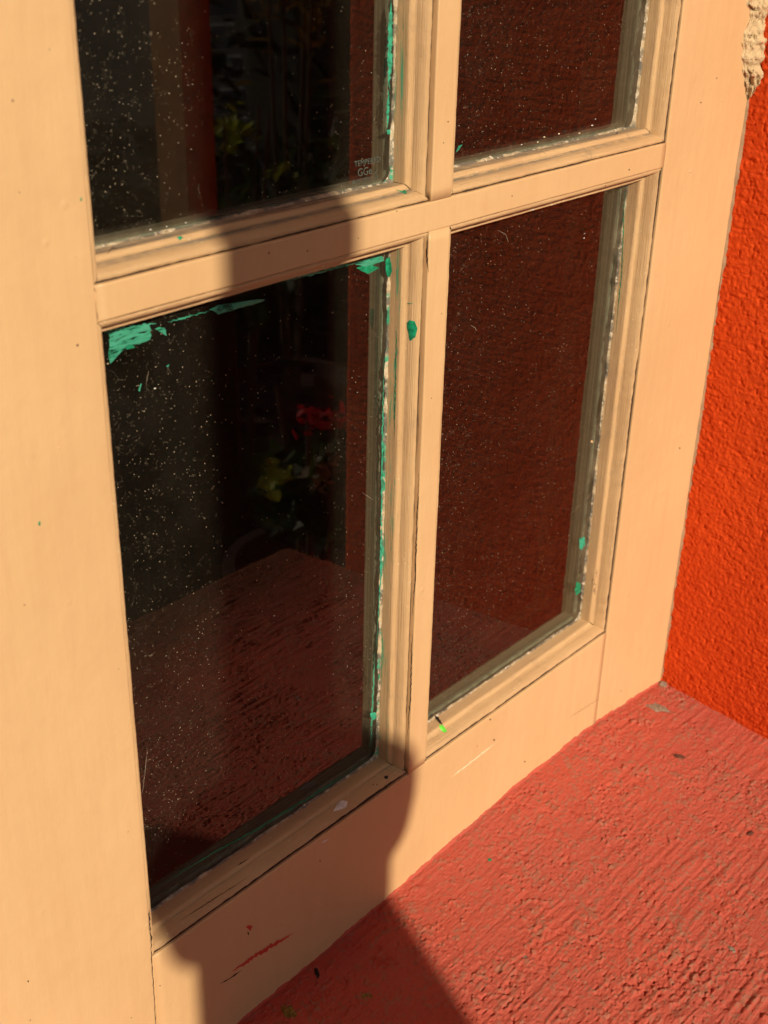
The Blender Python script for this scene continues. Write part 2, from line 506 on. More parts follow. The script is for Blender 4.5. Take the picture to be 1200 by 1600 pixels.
def bead(side, rect, gap, drop, mat, parent, seed):
    """side: 'l','r','b','t' of the pane opening rect=(x0,x1,z0,z1); mitred ends"""
    x0, x1, z0, z1 = rect
    if side in 'lr': L = z1-z0
    else: L = x1-x0
    n = int(L/.0022); v = []; f = []; uvs = []; P = len(PROF)
    for i in range(n+1):
        for k, (d, y, w) in enumerate(PROF):
            u = i/n
            t = d+u*(L-2*d)
            if .001 < u < .999:
                g_ = gap*max(.25, 1+.45*n1(t, .05, seed)+.30*n1(t, .004, seed+1)+.25*n1(t, .0025, seed+9)) if k > 0 else 0
                dd = g_*(1-d/BD)**2+.00008*n1(t, .02, seed+2+k)+.00007*n1(t, .003, seed+30+k//3)
                yy = .00010*n1(t, .02, seed+50+k//2)+.00009*n1(t, .003, seed+70+k//3)
                if w > .95: dd = 0; yy = 0
            else: dd = gap*(1-d/BD)**2 if k > 0 else 0; yy = 0
            q = d+dd; yy = y+yy+drop*max(0, 1-max(0, w-.2)/.3)
            if side == 't' and .5 < w < .76: yy = .0098+.2*(yy-y)
            yy = min(yy, GY)
            if side == 'l': p = (x0+q, yy, z0+t)
            elif side == 'r': p = (x1-q, yy, z0+t)
            elif side == 'b': p = (x0+t, yy, z0+q)
            else: p = (x0+t, yy, z1-q)
            v.append(p); uvs.append((t+seed*.37, w))
    for i in range(n):
        for k in range(P-1):
            q = (i*P+k, i*P+k+1, (i+1)*P+k+1, (i+1)*P+k)
            f.append(q if side in 'lt' else q[::-1])
    o = mesh('glazing_bead', v, f, mat, parent, True, uvs)
    o.data.materials.append(M['crack'])  # gap floor coloured dark in place of the shade inside it
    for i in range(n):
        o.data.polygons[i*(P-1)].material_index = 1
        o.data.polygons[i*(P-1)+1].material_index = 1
    # open mitre at both ends of the upright beads
    if side in 'lr':
        for u in (0, 1):
            V = []; F = []
            for k, (d, y, w) in enumerate(PROF[2:]):
                t = d+u*(L-2*d); hw = .00028*(1+.7*n1(k*.4+seed, 1, 9)); yy = y+drop*max(0, 1-max(0, w-.2)/.3)-.00035
                for sg in (-1, 1):
                    X = x0+d if side == 'l' else x1-d
                    V.append((X, yy, z0+t+sg*hw))
            m_ = len(V)//2
            F = [(2*k, 2*k+1, 2*k+3, 2*k+2) for k in range(m_-1)]
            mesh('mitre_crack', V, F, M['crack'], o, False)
    return o

def ragged(side, rect, mat, parent, seed, wmax=.0018):
    """sealant line squeezed out between the beads and the glass, one lumpy strip on one side"""
    x0, x1, z0, z1 = rect; d0 = BD
    L = (z1-z0 if side in 'lr' else x1-x0)-2*d0
    n = int(L/.0012); v = []; f = []
    for i in range(n+1):
        t = i/n*L
        wd = wmax*(.55+.45*n1(t, .02, seed)+.35*n1(t, .004, seed+1)+.2*n1(t, .0018, seed+2))
        e = min(t, L-t); wd += .006*max(0, 1-e/.006)**2
        wd = max(wd, .00025)
        hgt = .0006+.0004*n1(t, .003, seed+3)
        for (a, b) in ((-.0004, GY-hgt-.0012), (wd*.35, GY-hgt-.0004), (wd*.8, GY-hgt*.6-.0001), (wd, GY-.00002)):
            q = d0+a
            if side == 'l': p = (x0+q, b, z0+d0+t)
            elif side == 'r': p = (x1-q, b, z0+d0+t)
            elif side == 'b': p = (x0+d0+t, b, z0+q)
            else: p = (x0+d0+t, b, z1-q)
            v.append(p)
    for i in range(n):
        for k in range(3):
            q = (i*4+k, i*4+k+1, (i+1)*4+k+1, (i+1)*4+k)
            f.append(q if side in 'lt' else q[::-1])
    return mesh('sealant', v, f, mat, parent, True)

def make_pane(rect, parent, seed, first):
    x0, x1, z0, z1 = rect
    vert_gap = {True: .0012, False: .0005}
    bs = [('l', .0003, 0.0, 'bead_side'), ('r', .0019 if first[0] else .0005, 0.0 if first[0] else .0020, 'bead_side' if first[0] else 'bead_green'),
          ('b', .0015 if first[1] else .0004, 0.0003, 'bead_side' if first[1] else 'bead_top'), ('t', .0002, 0.0, 'bead_side')]
    for s_, gp, dr, mt in bs:
        bead(s_, rect, gp, dr, M[mt], parent, seed+hash_(s_)*100)
    # outer glass, a solid 4 mm sheet
    b = BD-.0012
    def sheet(name, y0, y1, mat, par):
        X0, X1, Z0, Z1 = x0+b, x1-b, z0+b, z1-b
        v = [(X0, y0, Z0), (X1, y0, Z0), (X1, y0, Z1), (X0, y0, Z1), (X0, y1, Z0), (X1, y1, Z0), (X1, y1, Z1), (X0, y1, Z1)]
        f = [(0, 1, 2, 3), (5, 4, 7, 6), (4, 0, 3, 7), (1, 5, 6, 2), (3, 2, 6, 7), (4, 5, 1, 0)]
        uv = [(p[0]-X0, p[2]-Z0) for p in v]
        return mesh(name, v, f, mat, par, False, uv)
    gl = sheet('pane', GY+.0001, GY+.0041, M['glass'], parent)
    sheet('inner_pane', .0345, .0385, M['glass_in'], gl)
    # spacer between the sheets, four mitred strips, and the green edge seal in front of it
    sp = MB(); ed = MB()
    a0, a1, c0, c1 = x0+BD, x1-BD, z0+BD, z1-BD
    def ring(mb, ins, y0, y1):
        A0, A1, C0, C1 = a0+ins, a1-ins, c0+ins, c1-ins
        v = [(A0, y0, C0), (A1, y0, C0), (A1, y0, C1), (A0, y0, C1), (A0, y1, C0), (A1, y1, C0), (A1, y1, C1), (A0, y1, C1)]
        mb.add(v, [(0, 1, 5, 4), (1, 2, 6, 5), (2, 3, 7, 6), (3, 0, 4, 7)])
        o_ = .0075
        w = [(A0-o_, y0, C0-o_), (A1+o_, y0, C0-o_), (A1+o_, y0, C1+o_), (A0-o_, y0, C1+o_)]
        mb.add([v[0], v[1], v[2], v[3]]+w, [(0, 4, 5, 1), (1, 5, 6, 2), (2, 6, 7, 3), (3, 7, 4, 0)])
    ring(sp, .0006, GY+.0058, .0343)
    ring(ed, -.0003, GY+.0043, GY+.0057)
    sp.build('spacer', M['spacer'], gl); ed.build('edge_seal', M['glass_edge'], gl)
    ps = M['sealant'] if (not first[0]) else M['sealant_plain']
    for s_, w_ in (('l', .0008), ('r', .0016), ('b', .0014), ('t', .0008)):
        ragged(s_, rect, ps if s_ in 'rt' else M['sealant_plain'], gl, seed+7+hash_(s_)*10, w_)
    return gl

def hash_(s_): return {'l': 1, 'r': 2, 'b': 3, 't': 4}[s_]

# ------------------------------------------------------------------ the window
win = empty('window', (0, 0, 0))
tag(win, 'peach painted divided-light window sash with weathered beads and green paint specks, set beside the orange-red wall', 'window')
bar('stile', 'z', ZB0, ZT1, XL0, XL, .045, M['paint'], win, seed=1)
bar('stile', 'z', ZB0, ZT1, XR, XR1, .045, M['paint'], win, seed=2)
bar('bottom_rail', 'x', XL, XR, ZB0, ZB, .045, M['paint'], win, seed=3)
bar('top_rail', 'x', XL, XR, ZT, ZT1, .045, M['paint'], win, seed=4)
for a, b_, sd_ in ((ZM0, ZM1, 5), (ZN0, ZN1, 6)):
    bar('horizontal_muntin', 'x', XL, XR, a, b_, .045, M['paint'], win, seed=sd_)
for a, b_, sd_ in ((ZB, ZM0, 7), (ZM1, ZN0, 8), (ZN1, ZT, 9)):
    bar('vertical_muntin', 'z', a, b_, XM0, XM1, .045, M['paint'], win, seed=sd_)
panes = []
for r_, (a, b_) in enumerate(((ZB, ZM0), (ZM1, ZN0), (ZN1, ZT))):
    for c_, (x0, x1) in enumerate(((XL, XM0), (XM1, XR))):
        panes.append(make_pane((x0, x1, a, b_), win, 1000+r_*2000+c_*1000, (c_ == 1, r_ == 0)))

for p_, l_ in zip(panes, ('lower left pane with scraped green paint in its top corner', 'lower right pane reflecting dark red stucco', 'upper left pane with an etched stamp in its lower right corner', 'upper right pane with crumbs along its bottom edge')):
    p_['label'] = l_
# ------------------------------------------------------------------ sill: a real displaced surface
CX = np.array([-2.0, -.6454, -.50, -.4255, -.3504, -.2196, -.1027, 0.0])
CZ = np.array([-.006, -.006, -.0052, -.0034, -.0001, .0085, .0085, -.004])
def grid_mesh(name, A, B, fn, mat, parent=None, flip=False, attr=None):
    """A, B 1-D arrays; fn(a,b grids)->x,y,z arrays"""
    a, b = np.meshgrid(A, B, indexing='ij')
    x, y, z, w = fn(a, b)
    nA, nB = len(A), len(B)
    co = np.stack([x, y, z], -1).reshape(-1, 3)
    if parent is not None: co = co-np.array(parent_world(parent))
    idx = np.arange(nA*nB).reshape(nA, nB)
    q = np.stack([idx[:-1, :-1], idx[1:, :-1], idx[1:, 1:], idx[:-1, 1:]], -1).reshape(-1, 4)
    if flip: q = q[:, ::-1]
    me = bpy.data.meshes.new(name)
    me.vertices.add(len(co)); me.vertices.foreach_set('co', co.astype(np.float32).ravel())
    me.loops.add(q.size); me.loops.foreach_set('vertex_index', q.astype(np.int32).ravel())
    me.polygons.add(len(q)); me.polygons.foreach_set('loop_start', np.arange(0, q.size, 4, dtype=np.int32))
    me.polygons.foreach_set('loop_total', np.full(len(q), 4, dtype=np.int32))
    me.polygons.foreach_set('use_smooth', np.ones(len(q), dtype=bool))
    at = me.attributes.new('wear', 'FLOAT', 'POINT'); at.data.foreach_set('value', w.astype(np.float32).ravel())
    me.materials.append(mat); me.update(); me.validate()
    o = bpy.data.objects.new(name, me); col.objects.link(o)
    if parent is not None: o.parent = parent
    return o

def axis_pts(segs):
    out = []
    for a, b, st in segs:
        n = max(1, int(round(abs(b-a)/st)))
        out += list(np.linspace(a, b, n, endpoint=False))
    out.append(segs[-1][1])
    return np.array(out)

def sill_fn(x, y):
    base = SLOPE*y+np.interp(x, CX, CZ)*np.exp(y/.09)
    wx = x+.006*vnoise(x, y, .05, .05, 1); wy = y+.0035*vnoise(x, y, .06, .05, 2)
    near = np.clip(1-(-y)/.15, 0, 1)
    shp = lambda q: 1-2*np.abs(q)**.7                    # sharp crested ridges
    ridx = shp(vnoise(wx, wy, .034, .0042, 3))
    ridx2 = vnoise(wx, wy, .024, .0024, 4)
    ridx3 = vnoise(wx, wy, .0075, .0013, 14)
    ridy = shp(vnoise(wx, wy, .0065, .034, 5))
    lump = vnoise(x, y, .009, .009, 6); lump2 = vnoise(x, y, .0034, .0030, 7); big = vnoise(x, y, .045, .04, 8)
    fine = vnoise(x, y, .0018, .0013, 9); fine2 = vnoise(x, y, .0026, .0020, 19)
    m1 = np.clip(.62+.75*vnoise(x, y, .055, .05, 10), .12, 1.3)
    m2 = np.clip(.65+.9*vnoise(x, y, .03, .035, 15), .15, 1.3)
    step = np.clip(vnoise(wx, wy, .035, .012, 12)*3, -1, 1)
    h = .00055*ridx*m1*(1-.75*near)+.00062*ridx2*m1*(1-.5*near)+.00026*ridx3*m2+.00030*ridy*near*m2+.00014*lump+.00022*lump2*m2+.0006*big+.00022*fine*m2+.00018*fine2*m2+.00013*step
    h = h*(.80+.35*np.clip((-y-.12)/.1, 0, 1))
    pit = np.clip(vnoise(x, y, .0026, .0022, 13)-.5, 0, 1)
    h = h-.0034*pit*m2
    g1 = np.clip(vnoise(x, y, .0024, .0019, 17)-.40, 0, 1)*np.clip(.3+1.2*vnoise(x, y, .02, .016, 18), 0, 1)
    h = h+.0028*g1
    edge = np.exp(y/.006)                                  # paint rolled up against the frame
    z = base+h*(1-.5*edge)-.0004
    nose = np.clip((-y-(-SIY-.02))/.02, 0, 1)
    z = z-.012*nose**2.5
    wear = .50+.30*ridx2*m1+.40*ridx3*m2+.40*lump2+.5*fine+.35*fine2+1.2*g1
    return x, y+0*x, z, wear
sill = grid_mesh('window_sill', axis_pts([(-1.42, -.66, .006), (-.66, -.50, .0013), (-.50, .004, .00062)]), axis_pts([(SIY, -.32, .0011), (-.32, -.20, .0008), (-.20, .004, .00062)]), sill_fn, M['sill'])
tag(sill, 'rough salmon-red stucco window sill sloping out below the peach frame, half in shadow', 'window sill')
sb = MB(); sb.box(-1.42, .0, SIY+.001, SIY+.08, -.16, SLOPE*SIY-.0132)
f_ = sb.build('sill_front', M['sill'], sill)

# ------------------------------------------------------------------ house: reveal, facade, header
house = empty('house_wall', (0.0, 0, -0.9))
tag(house, 'bright orange-red stucco wall running out beside the window at the right edge', 'wall')
def wall_fn(y, z):
    wy = y+.005*vnoise(y, z, .04, .04, 21); wz = z+.004*vnoise(y, z, .04, .04, 22)
    lump = vnoise(y, z, .012, .010, 23); l2 = vnoise(wy, wz, .0060, .0042, 24); rid = vnoise(wy, wz, .020, .0050, 25)
    fine = vnoise(y, z, .0024, .0022, 26); big = vnoise(y, z, .06, .05, 27); hr = vnoise(wy, wz, .016, .0022, 29)
    low = np.clip((z-.0)/.35, 0.35, 1)
    gra = vnoise(y, z, .0017, .0016, 30); gr2 = vnoise(y, z, .0024, .0021, 31)
    out_ = np.clip((-y-.05)/.08, 0, 1)
    h = .0006*big+(.00016*lump+.00022*l2+.00022*rid*out_+(.00018+.00050*out_)*hr)*(.6+.4*low)+.00030*gra+.00024*gr2+.00018*fine
    pit = np.clip(vnoise(y, z, .0034, .0030, 28)-.48, 0, 1); h = h-.0020*pit
    k = np.clip((-y-(REV-.012))/.012, 0, 1)
    return -h+.012*k**2.5, y+0*h, z+0*h, .5+.5*lump
grid_mesh('reveal', axis_pts([(-REV, -.14, .0009), (-.14, .012, .00062)]), axis_pts([(-.07, .62, .0008), (.62, 1.32, .006)]), wall_fn, M['wall'], house)
fb = MB()
fb.box(.0118, 3.2, -REV, -REV+.25, -.9, 2.6)          # facade to the right
fb.box(-3.6, -1.415, -REV, -REV+.25, -.9, 2.6)        # facade to the left
fb.box(-1.415, .0118, -REV, -REV+.25, 1.31, 2.6)      # above the window
fb.box(-1.415, .0118, -REV+.001, -REV+.24, -.9, -.165)      # below the sill
fb.box(-1.415, .0118, -REV+.25, .06, 1.31, 1.5)
fb.box(-1.60, -1.415, -REV+.25, .06, -.2, 1.5)
fb.box(.0118, .10, -REV+.25, .06, -.2, 1.5)
fb.build('facade', M['wall'], house)

xs_ = np.linspace(-.66, -.0005, 900); lv = []; lf = []
for i, x in enumerate(xs_):
    zb = float(np.interp(x, CX, CZ))
    hgt = .0011+.0009*n1(x, .02, 61)+.0009*n1(x, .005, 62)+.0004*n1(x, .0018, 63)
    hgt = max(hgt, -.0004)
    for (yy, zz) in ((-.0012-.0006*n1(x, .006, 64), zb-.0012), (-.0007, zb+hgt*.4), (-.00025, zb+hgt), (.0004, zb+hgt+.0001)):
        lv.append((x, yy, zz))
for i in range(len(xs_)-1):
    for k in range(3): lf.append((i*4+k, (i+1)*4+k, (i+1)*4+k+1, i*4+k+1))
lip = mesh('paint_line', lv, lf, M['sill'], sill, True)
# lump of cream plaster smeared into the corner high up on the reveal
pl = []; plf = []; uvp = []
zs_ = np.linspace(.4855, .80, 260); K = 26
for i, z in enumerate(zs_):
    g0 = min(1, (z-.4855)/.016)**.7*(1+.18*n1(z, .005, 77))
    a = (.0125+.003*n1(z, .03, 41)+.0026*n1(z, .009, 42)+.0015*n1(z, .003, 48)+.011*min(1, max(0, (z-.50)/.05)))*g0   # along the frame (-x)
    b = (.0072+.002*n1(z, .03, 43)+.0020*n1(z, .007, 44)+.0010*n1(z, .0025, 49))*g0   # along the reveal (-y)
    for k in range(K):
        t = math.pi/2*k/(K-1)
        s1, c1 = math.sin(t), math.cos(t)
        # from the frame face round to the reveal, convex and lumpy
        rr = (.62+.16*math.sin(2*t))*1.0
        px_, py_ = -a*c1**1.5, -b*s1**1.5
        nn = .0020*n1(z*1.0+k*.0013, .0045, 45+k//3)+.0014*n1(z+k*.0007, .0018, 60+k//2)-.0012
        wgt = math.sin(2*t)
        pl.append((px_-nn*wgt*.8-.0008*wgt, py_-nn*wgt*.8-.0008*wgt, z+.0008*n1(k*.01+z, .004, 90)))
for i in range(len(zs_)-1):
    for k in range(K-1):
        plf.append((i*K+k, i*K+k+1, (i+1)*K+k+1, (i+1)*K+k))
lump_o = mesh('plaster_smear', pl, plf, M['plaster'], house, True)
lump_o['label'] = 'crusty cream plaster smeared down the corner between frame and orange wall'

# sealant line between the stile and the reveal
cv = []; cf = []
for i in range(420):
    z = .0+.4890*i/419
    w = .0012+.0006*n1(z, .03, 51)+.0005*n1(z, .006, 52)
    for (px_, py_) in ((-w*1.2, -.0001), (-w*.5, -w*.55), (.0006, -w*1.2)):
        cv.append((px_, py_, z))
for i in range(419):
    for k in range(2): cf.append((i*3+k, i*3+k+1, (i+1)*3+k+1, (i+1)*3+k))
mesh('corner_sealant', cv, cf, M['core'], win, True)

# ------------------------------------------------------------------ room behind the glass
dark = mat_simple('dark_room_surface', (.045, .020, .007), .9, 3, .1, .01)
rm = MB()
rm.box(-2.6, 1.6, .30, 3.4, -.92, -.90); rm.box(-2.6, 1.6, 3.4, 3.45, -.9, 1.7)
rm.box(-2.65, -2.6, .30, 3.4, -.9, 1.7); rm.box(1.6, 1.65, .30, 3.4, -.9, 1.7); rm.box(-2.6, 1.6, .30, 3.4, 1.7, 1.75)
rm.box(-2.6, -1.42, .062, .30, -.9, 1.7); rm.box(.02, 1.6, .062, .30, -.9, 1.7); rm.box(-1.42, .02, .05, .30, -.9, -.04); rm.box(-1.42, .02, .062, .30, 1.31, 1.7)
ro = rm.build('interior_room', dark); tag(ro, kind='structure')

# ------------------------------------------------------------------ neighbouring sash on the left, out of frame
w2 = empty('window', (-.702, 0, 0))
tag(w2, 'neighbouring peach window sash further left, out of the photograph', 'window')
for (a0, a1) in ((-1.40, -1.29), (-.805, -.7025)):
    bar('stile', 'z', ZB0, ZT1, a0, a1, .045, M['paint'], w2)
bar('bottom_rail', 'x', -1.29, -.805, ZB0, ZB, .045, M['paint'], w2)
bar('top_rail', 'x', -1.29, -.805, ZT, ZT1, .045, M['paint'], w2)
t_ = MB(); t_.box(-1.29, -.805, .02, .024, ZB, ZT)
t_.build('pane', M['glass_in'], w2)

# ------------------------------------------------------------------ marks traced on the surfaces they lie on
CR = CROT.to_matrix()
def ray(u, v):
    return (CR @ Vector(((u-600)/FPX, -(v-800)/FPX, -1))).normalized()
bpy.context.view_layer.update()
def collect(objs):
    V = []; F = []
    for o in objs:
        k = len(V); w = o.matrix_world
        V += [w @ q.co for q in o.data.vertices]
        F += [tuple(i+k for i in p_.vertices) for p_ in o.data.polygons]
    return BVHTree.FromPolygons(V, F)
def kids(o):
    out = []
    for c_ in o.children:
        if c_.type == 'MESH': out.append(c_)
        out += kids(c_)
    return out
bv_win = collect([o for o in kids(win)])
bv_sill = collect([sill])
def hit(u, v, bv, off=.00022):
    d = ray(u, v); l, n, i, ds = bv.ray_cast(CAM, d)
    if l is None: return None
    if n.dot(d) > 0: n = -n
    return l+n*off, n
def fleck(name, pts, mat, bv, parent, th=.00025, off=.00012, sub=3, jag=0.0):
    """small solid chip: outline laid on the surface, given thickness"""
    P = []
    for i in range(len(pts)):
        a = pts[i]; b = pts[(i+1) % len(pts)]
        for k in range(sub):
            t = k/sub
            u = a[0]+(b[0]-a[0])*t; v = a[1]+(b[1]-a[1])*t
            if jag: u += random.uniform(-jag, jag); v += random.uniform(-jag, jag)
            P.append((u, v))
    cu = sum(p_[0] for p_ in P)/len(P); cv_ = sum(p_[1] for p_ in P)/len(P)
    ring = []; mid = []
    for (u, v) in P:
        h = hit(u, v, bv, off)
        if h is None: return None
        ring.append(h)
    for (u, v) in P: 
        h = hit(u*.6+cu*.4, v*.6+cv_*.4, bv, off+th)
        if h is None: return None
        mid.append(h)
    c_ = hit(cu, cv_, bv, off+th)
    n = len(P)
    V = [h[0] for h in ring]+[h[0] for h in mid]+[c_[0]]
    F = []
    for i in range(n):
        j = (i+1) % n
        F += [(i, j, n+j, n+i), (n+i, n+j, 2*n)]
    return mesh(name, V, F, mat, parent, True)
def line(name, pts, w, mat, bv, parent, off=.00012, jag=.4, taper=True):
    """thin mark along a path, width w px"""
    dense = []
    for i in range(len(pts)-1):
        a, b = pts[i], pts[i+1]; L = math.hypot(b[0]-a[0], b[1]-a[1]); n = max(1, int(L/3))
        for k in range(n): dense.append((a[0]+(b[0]-a[0])*k/n, a[1]+(b[1]-a[1])*k/n))
    dense.append(pts[-1])
    V = []; F = []
    N = len(dense)
    for i, (u, v) in enumerate(dense):
        a = dense[max(0, i-1)]; b = dense[min(N-1, i+1)]
        dx, dy = b[0]-a[0], b[1]-a[1]; L = math.hypot(dx, dy); nx, ny = -dy/L, dx/L
        j = jag*random.uniform(-1, 1)
        ww = w*.5*random.uniform(.5, 1.2)*((min(i, N-1-i)/(N*.25)) if taper and min(i, N-1-i) < N*.25 else 1)
        ww = max(ww, .15)
        for s_ in (-1, 1):
            h = hit(u+nx*(j+s_*ww), v+ny*(j+s_*ww), bv, off)
            if h is None: return None
            V.append(h[0])
    for i in range(N-1):
        a, b, c_, d = V[2*i], V[2*i+1], V[2*i+2], V[2*i+3]
        if (a-c_).length < .02 and (a-b).length < .02: F.append((2*i, 2*i+1, 2*i+3, 2*i+2))
    return mesh(name, V, F, mat, parent, False)

GP, GS = M['green_pale'], M['green']
GF = M['film']
gl_ll, gl_lr, gl_ul, gl_ur = panes[0], panes[1], panes[2], panes[3]
FL = 'paint_fleck'
fleck(FL, [(171, 533), (190, 524), (208, 519), (225, 521), (233, 516), (236, 523), (234, 530), (217, 538), (204, 539), (190, 542), (183, 551), (178, 560), (173, 568), (169, 559)], GF, bv_win, gl_ll, jag=.8)
fleck(FL, [(242, 513), (250, 511), (258, 513), (260, 525), (252, 520)], GF, bv_win, gl_ll, jag=.5)
fleck(FL, [(193, 540), (204, 535), (211, 543), (198, 546)], GS, bv_win, gl_ll)
fleck(FL, [(327, 484), (340, 477), (380, 471), (415, 467), (410, 471), (372, 482), (350, 488), (341, 491), (336, 487)], GF, bv_win, gl_ll, jag=.7)
fleck(FL, [(470, 431), (500, 424), (540, 413), (552, 411), (540, 416), (500, 427)], GF, bv_win, gl_ll, jag=.8)
fleck(FL, [(548, 412), (575, 404), (597, 400), (600, 408), (588, 411), (572, 419), (560, 414)], GF, bv_win, gl_ll, jag=.8)
fleck(FL, [(170, 520), (200, 513), (232, 506), (236, 517), (205, 523), (184, 530), (172, 540)], GF, bv_win, gl_ll, jag=1.2)
fleck(FL, [(556, 418), (580, 413), (592, 418), (575, 428), (566, 424)], GS, bv_win, gl_ll, jag=.8)
fleck(FL, [(602, 406), (609, 401), (613, 418), (611, 431), (606, 433), (602, 420)], GS, bv_win, win, jag=.7)
fleck(FL, [(640, 500), (648, 502), (652.5, 513), (649, 527), (645.5, 529), (642, 533), (639.5, 531), (638.5, 521), (636, 513), (636, 504)], GS, bv_win, win, sub=2)
fleck(FL, [(636, 473), (641, 474), (645, 473), (643, 475), (638, 475)], GS, bv_win, win)
fleck(FL, [(216, 610), (219, 600), (221, 599), (218, 612)], GP, bv_win, gl_ll)
fleck(FL, [(259, 573), (264, 569), (263, 573)], GP, bv_win, gl_ll)
fleck(FL, [(617, 296), (628, 299), (633, 296), (636, 302), (634, 304), (626, 300)], GS, bv_win, win)
fleck(FL, [(276, 371), (282, 369), (286, 371), (281, 376)], GS, bv_win, win)
fleck(FL, [(60, 815), (63, 814), (63, 821), (60, 821)], GS, bv_win, win)
fleck(FL, [(126, 308), (128, 309), (127, 315), (125, 313)], GS, bv_win, win)
fleck(FL, [(604, 203), (610, 202), (610, 210), (605, 210)], GP, bv_win, win)
fleck(FL, [(578, 1114), (587, 1113), (589, 1121), (583, 1126), (579, 1120)], GP, bv_win, win)
fleck(FL, [(905, 842), (913, 838), (914, 850), (908, 860), (905, 856)], GP, bv_win, win, jag=.5)
fleck(FL, [(901, 908), (907, 912), (907, 925), (900, 930), (898, 922)], GS, bv_win, win, jag=.4)
fleck(FL, [(686, 1132), (692, 1133), (699, 1143), (694, 1145), (687, 1139)], M['green_lime'], bv_win, win)
line(FL, [(712, 238), (718, 229), (722, 226)], 4, GP, bv_win, gl_ur)
line(FL, [(866, 320), (895, 310), (905, 307)], 4, GP, bv_win, gl_lr)
line(FL, [(611, 0), (609, 60), (608, 140)], 7, GP, bv_win, win, jag=1.0)
line(FL, [(607, 140), (605, 200)], 4, GP, bv_win, win, jag=.8)
line(FL, [(600, 560), (597, 700), (595, 900), (588, 1010)], 2.6, GP, bv_win, win, jag=.7)
line(FL, [(620, 510), (618, 600), (616, 680)], 2.0, GS, bv_win, win, jag=.5)
line(FL, [(240, 1390), (320, 1340), (400, 1296), (500, 1236), (575, 1187)], 2.2, GS, bv_win, gl_ll, jag=1.0)
line(FL, [(976, 300), (972, 420), (962, 520)], 1.6, GS, bv_win, win, jag=.5)
for (u, v, r_, m_) in ((882, 205, 5, 'black'), (872, 212, 3, 'black'), (850, 214, 3, 'cream'), (873, 209, 2.5, 'cream'), (905, 208, 3, 'cream'), (925, 196, 2.5, 'white'), (930, 186, 1.6, 'white'), (840, 222, 2.4, 'cream'), (815, 226, 2, 'white'), (912, 372, 2.4, 'white'), (913, 365, 1.6, 'white'), (242, 607, 3, 'white'), (428, 962, 2, 'white'), (168, 568, 2.6, 'cream'),
                    (235, 359, 3, 'white'), (260, 354, 2, 'white'), (290, 348, 2, 'white'), (505, 415, 2, 'white'), (832, 328, 3, 'white'), (862, 320, 2.6, 'cream')):
    r_ *= .65
    fleck('debris_speck', [(u-r_, v+.3*r_), (u-.2*r_, v-r_*.6), (u+r_, v-.4*r_), (u+.4*r_, v+.5*r_)], M[m_], bv_win, win, jag=r_*.25)
for pts_ in ([(566, 770), (574, 775), (583, 781)], [(778, 360), (790, 366), (794, 378)], [(735, 508), (742, 512), (744, 516)], [(895, 800), (905, 790)], [(228, 600), (232, 580)], [(222, 1240), (226, 1210), (230, 1170)]):
    line('lint_hair', pts_, .6, M['greydirt'], bv_win, win, jag=.2)
line(FL, [(440, 441), (480, 430), (520, 419), (560, 409)], 3.5, GF, bv_win, gl_ll, jag=1.4)
line(FL, [(262, 503), (300, 493), (326, 486)], 2.5, GF, bv_win, gl_ll, jag=1.2)
line(FL, [(160, 520), (200, 512), (245, 505)], 5, GF, bv_win, gl_ll, jag=1.5)
line(FL, [(585, 1020), (583, 1080), (580, 1150), (576, 1180)], 2.4, GF, bv_win, gl_ll, jag=.8)
# red marks, scratches, chips
line('red_smear', [(360, 1520), (379, 1507), (400, 1492), (417, 1482), (460, 1457)], 6, M['red'], bv_win, win, jag=1.2)
line('dark_scratch', [(344, 1537), (360, 1528), (379, 1515)], 2.0, M['black'], bv_win, win)
fleck('red_smear', [(384, 1447), (391, 1445), (395, 1448), (390, 1455)], M['red'], bv_win, win, jag=.6)
fleck('dark_speck', [(386, 1456), (389, 1457), (388, 1462)], M['black'], bv_win, win)
fleck('paint_chip', [(520, 1268), (527, 1256), (533, 1250), (543, 1252), (541, 1261), (530, 1266)], M['white'], bv_win, win, jag=.4)
line('pale_scratch', [(703, 1216), (730, 1195), (778, 1158)], 2.4, M['cream'], bv_win, win)
line('pale_scratch', [(502, 1317), (514, 1311)], 2.6, M['white'], bv_win, win)
line('dark_twig', [(679, 1119), (685, 1126), (691, 1133)], 5, M['black'], bv_win, win, off=.0008)
fleck('dark_speck', [(600, 1213), (606, 1212), (606, 1217), (601, 1217)], M['black'], bv_win, win)
fleck('dark_speck', [(601, 1226), (603, 1227), (604, 1232), (602, 1232)], M['black'], bv_win, win)
for (u, v) in ((583, 1226), (589, 1226), (690, 490), (674, 622), (700, 190), (693, 223), (77, 77), (185, 1045), (983, 265), (946, 290), (964, 208), (766, 1124), (772, 1156), (281, 1459), (487, 1520), (500, 1345), (44, 1533),
               (38, 945), (1095, 160), (1120, 122), (260, 362), (339, 352), (480, 392), (460, 440), (420, 395), (560, 372), (620, 330), (880, 262), (800, 306), (970, 1080), (1062, 700), (30, 300), (205, 1590), (250, 1540), (820, 1190)):
    s_ = random.uniform(.8, 1.7)
    fleck('dark_speck', [(u-s_, v), (u, v-s_), (u+s_*.8, v), (u, v+s_*1.2)], M['black'], bv_win, win, sub=1, th=.0001)
for (u, v) in ((1128, 157), (1078, 268), (925, 690), (440, 1445), (400, 1520), (640, 1300), (118, 400), (92, 700), (500, 1413), (1000, 820), (95, 1420), (860, 1210)):
    s_ = random.uniform(1.2, 2.4)
    fleck('paint_blob', [(u-s_, v), (u-s_*.3, v-s_), (u+s_*.7, v-s_*.4), (u+s_*.5, v+s_), (u-s_*.5, v+s_*.8)], M['paint'], bv_win, win, sub=1, th=.0006, off=.0)
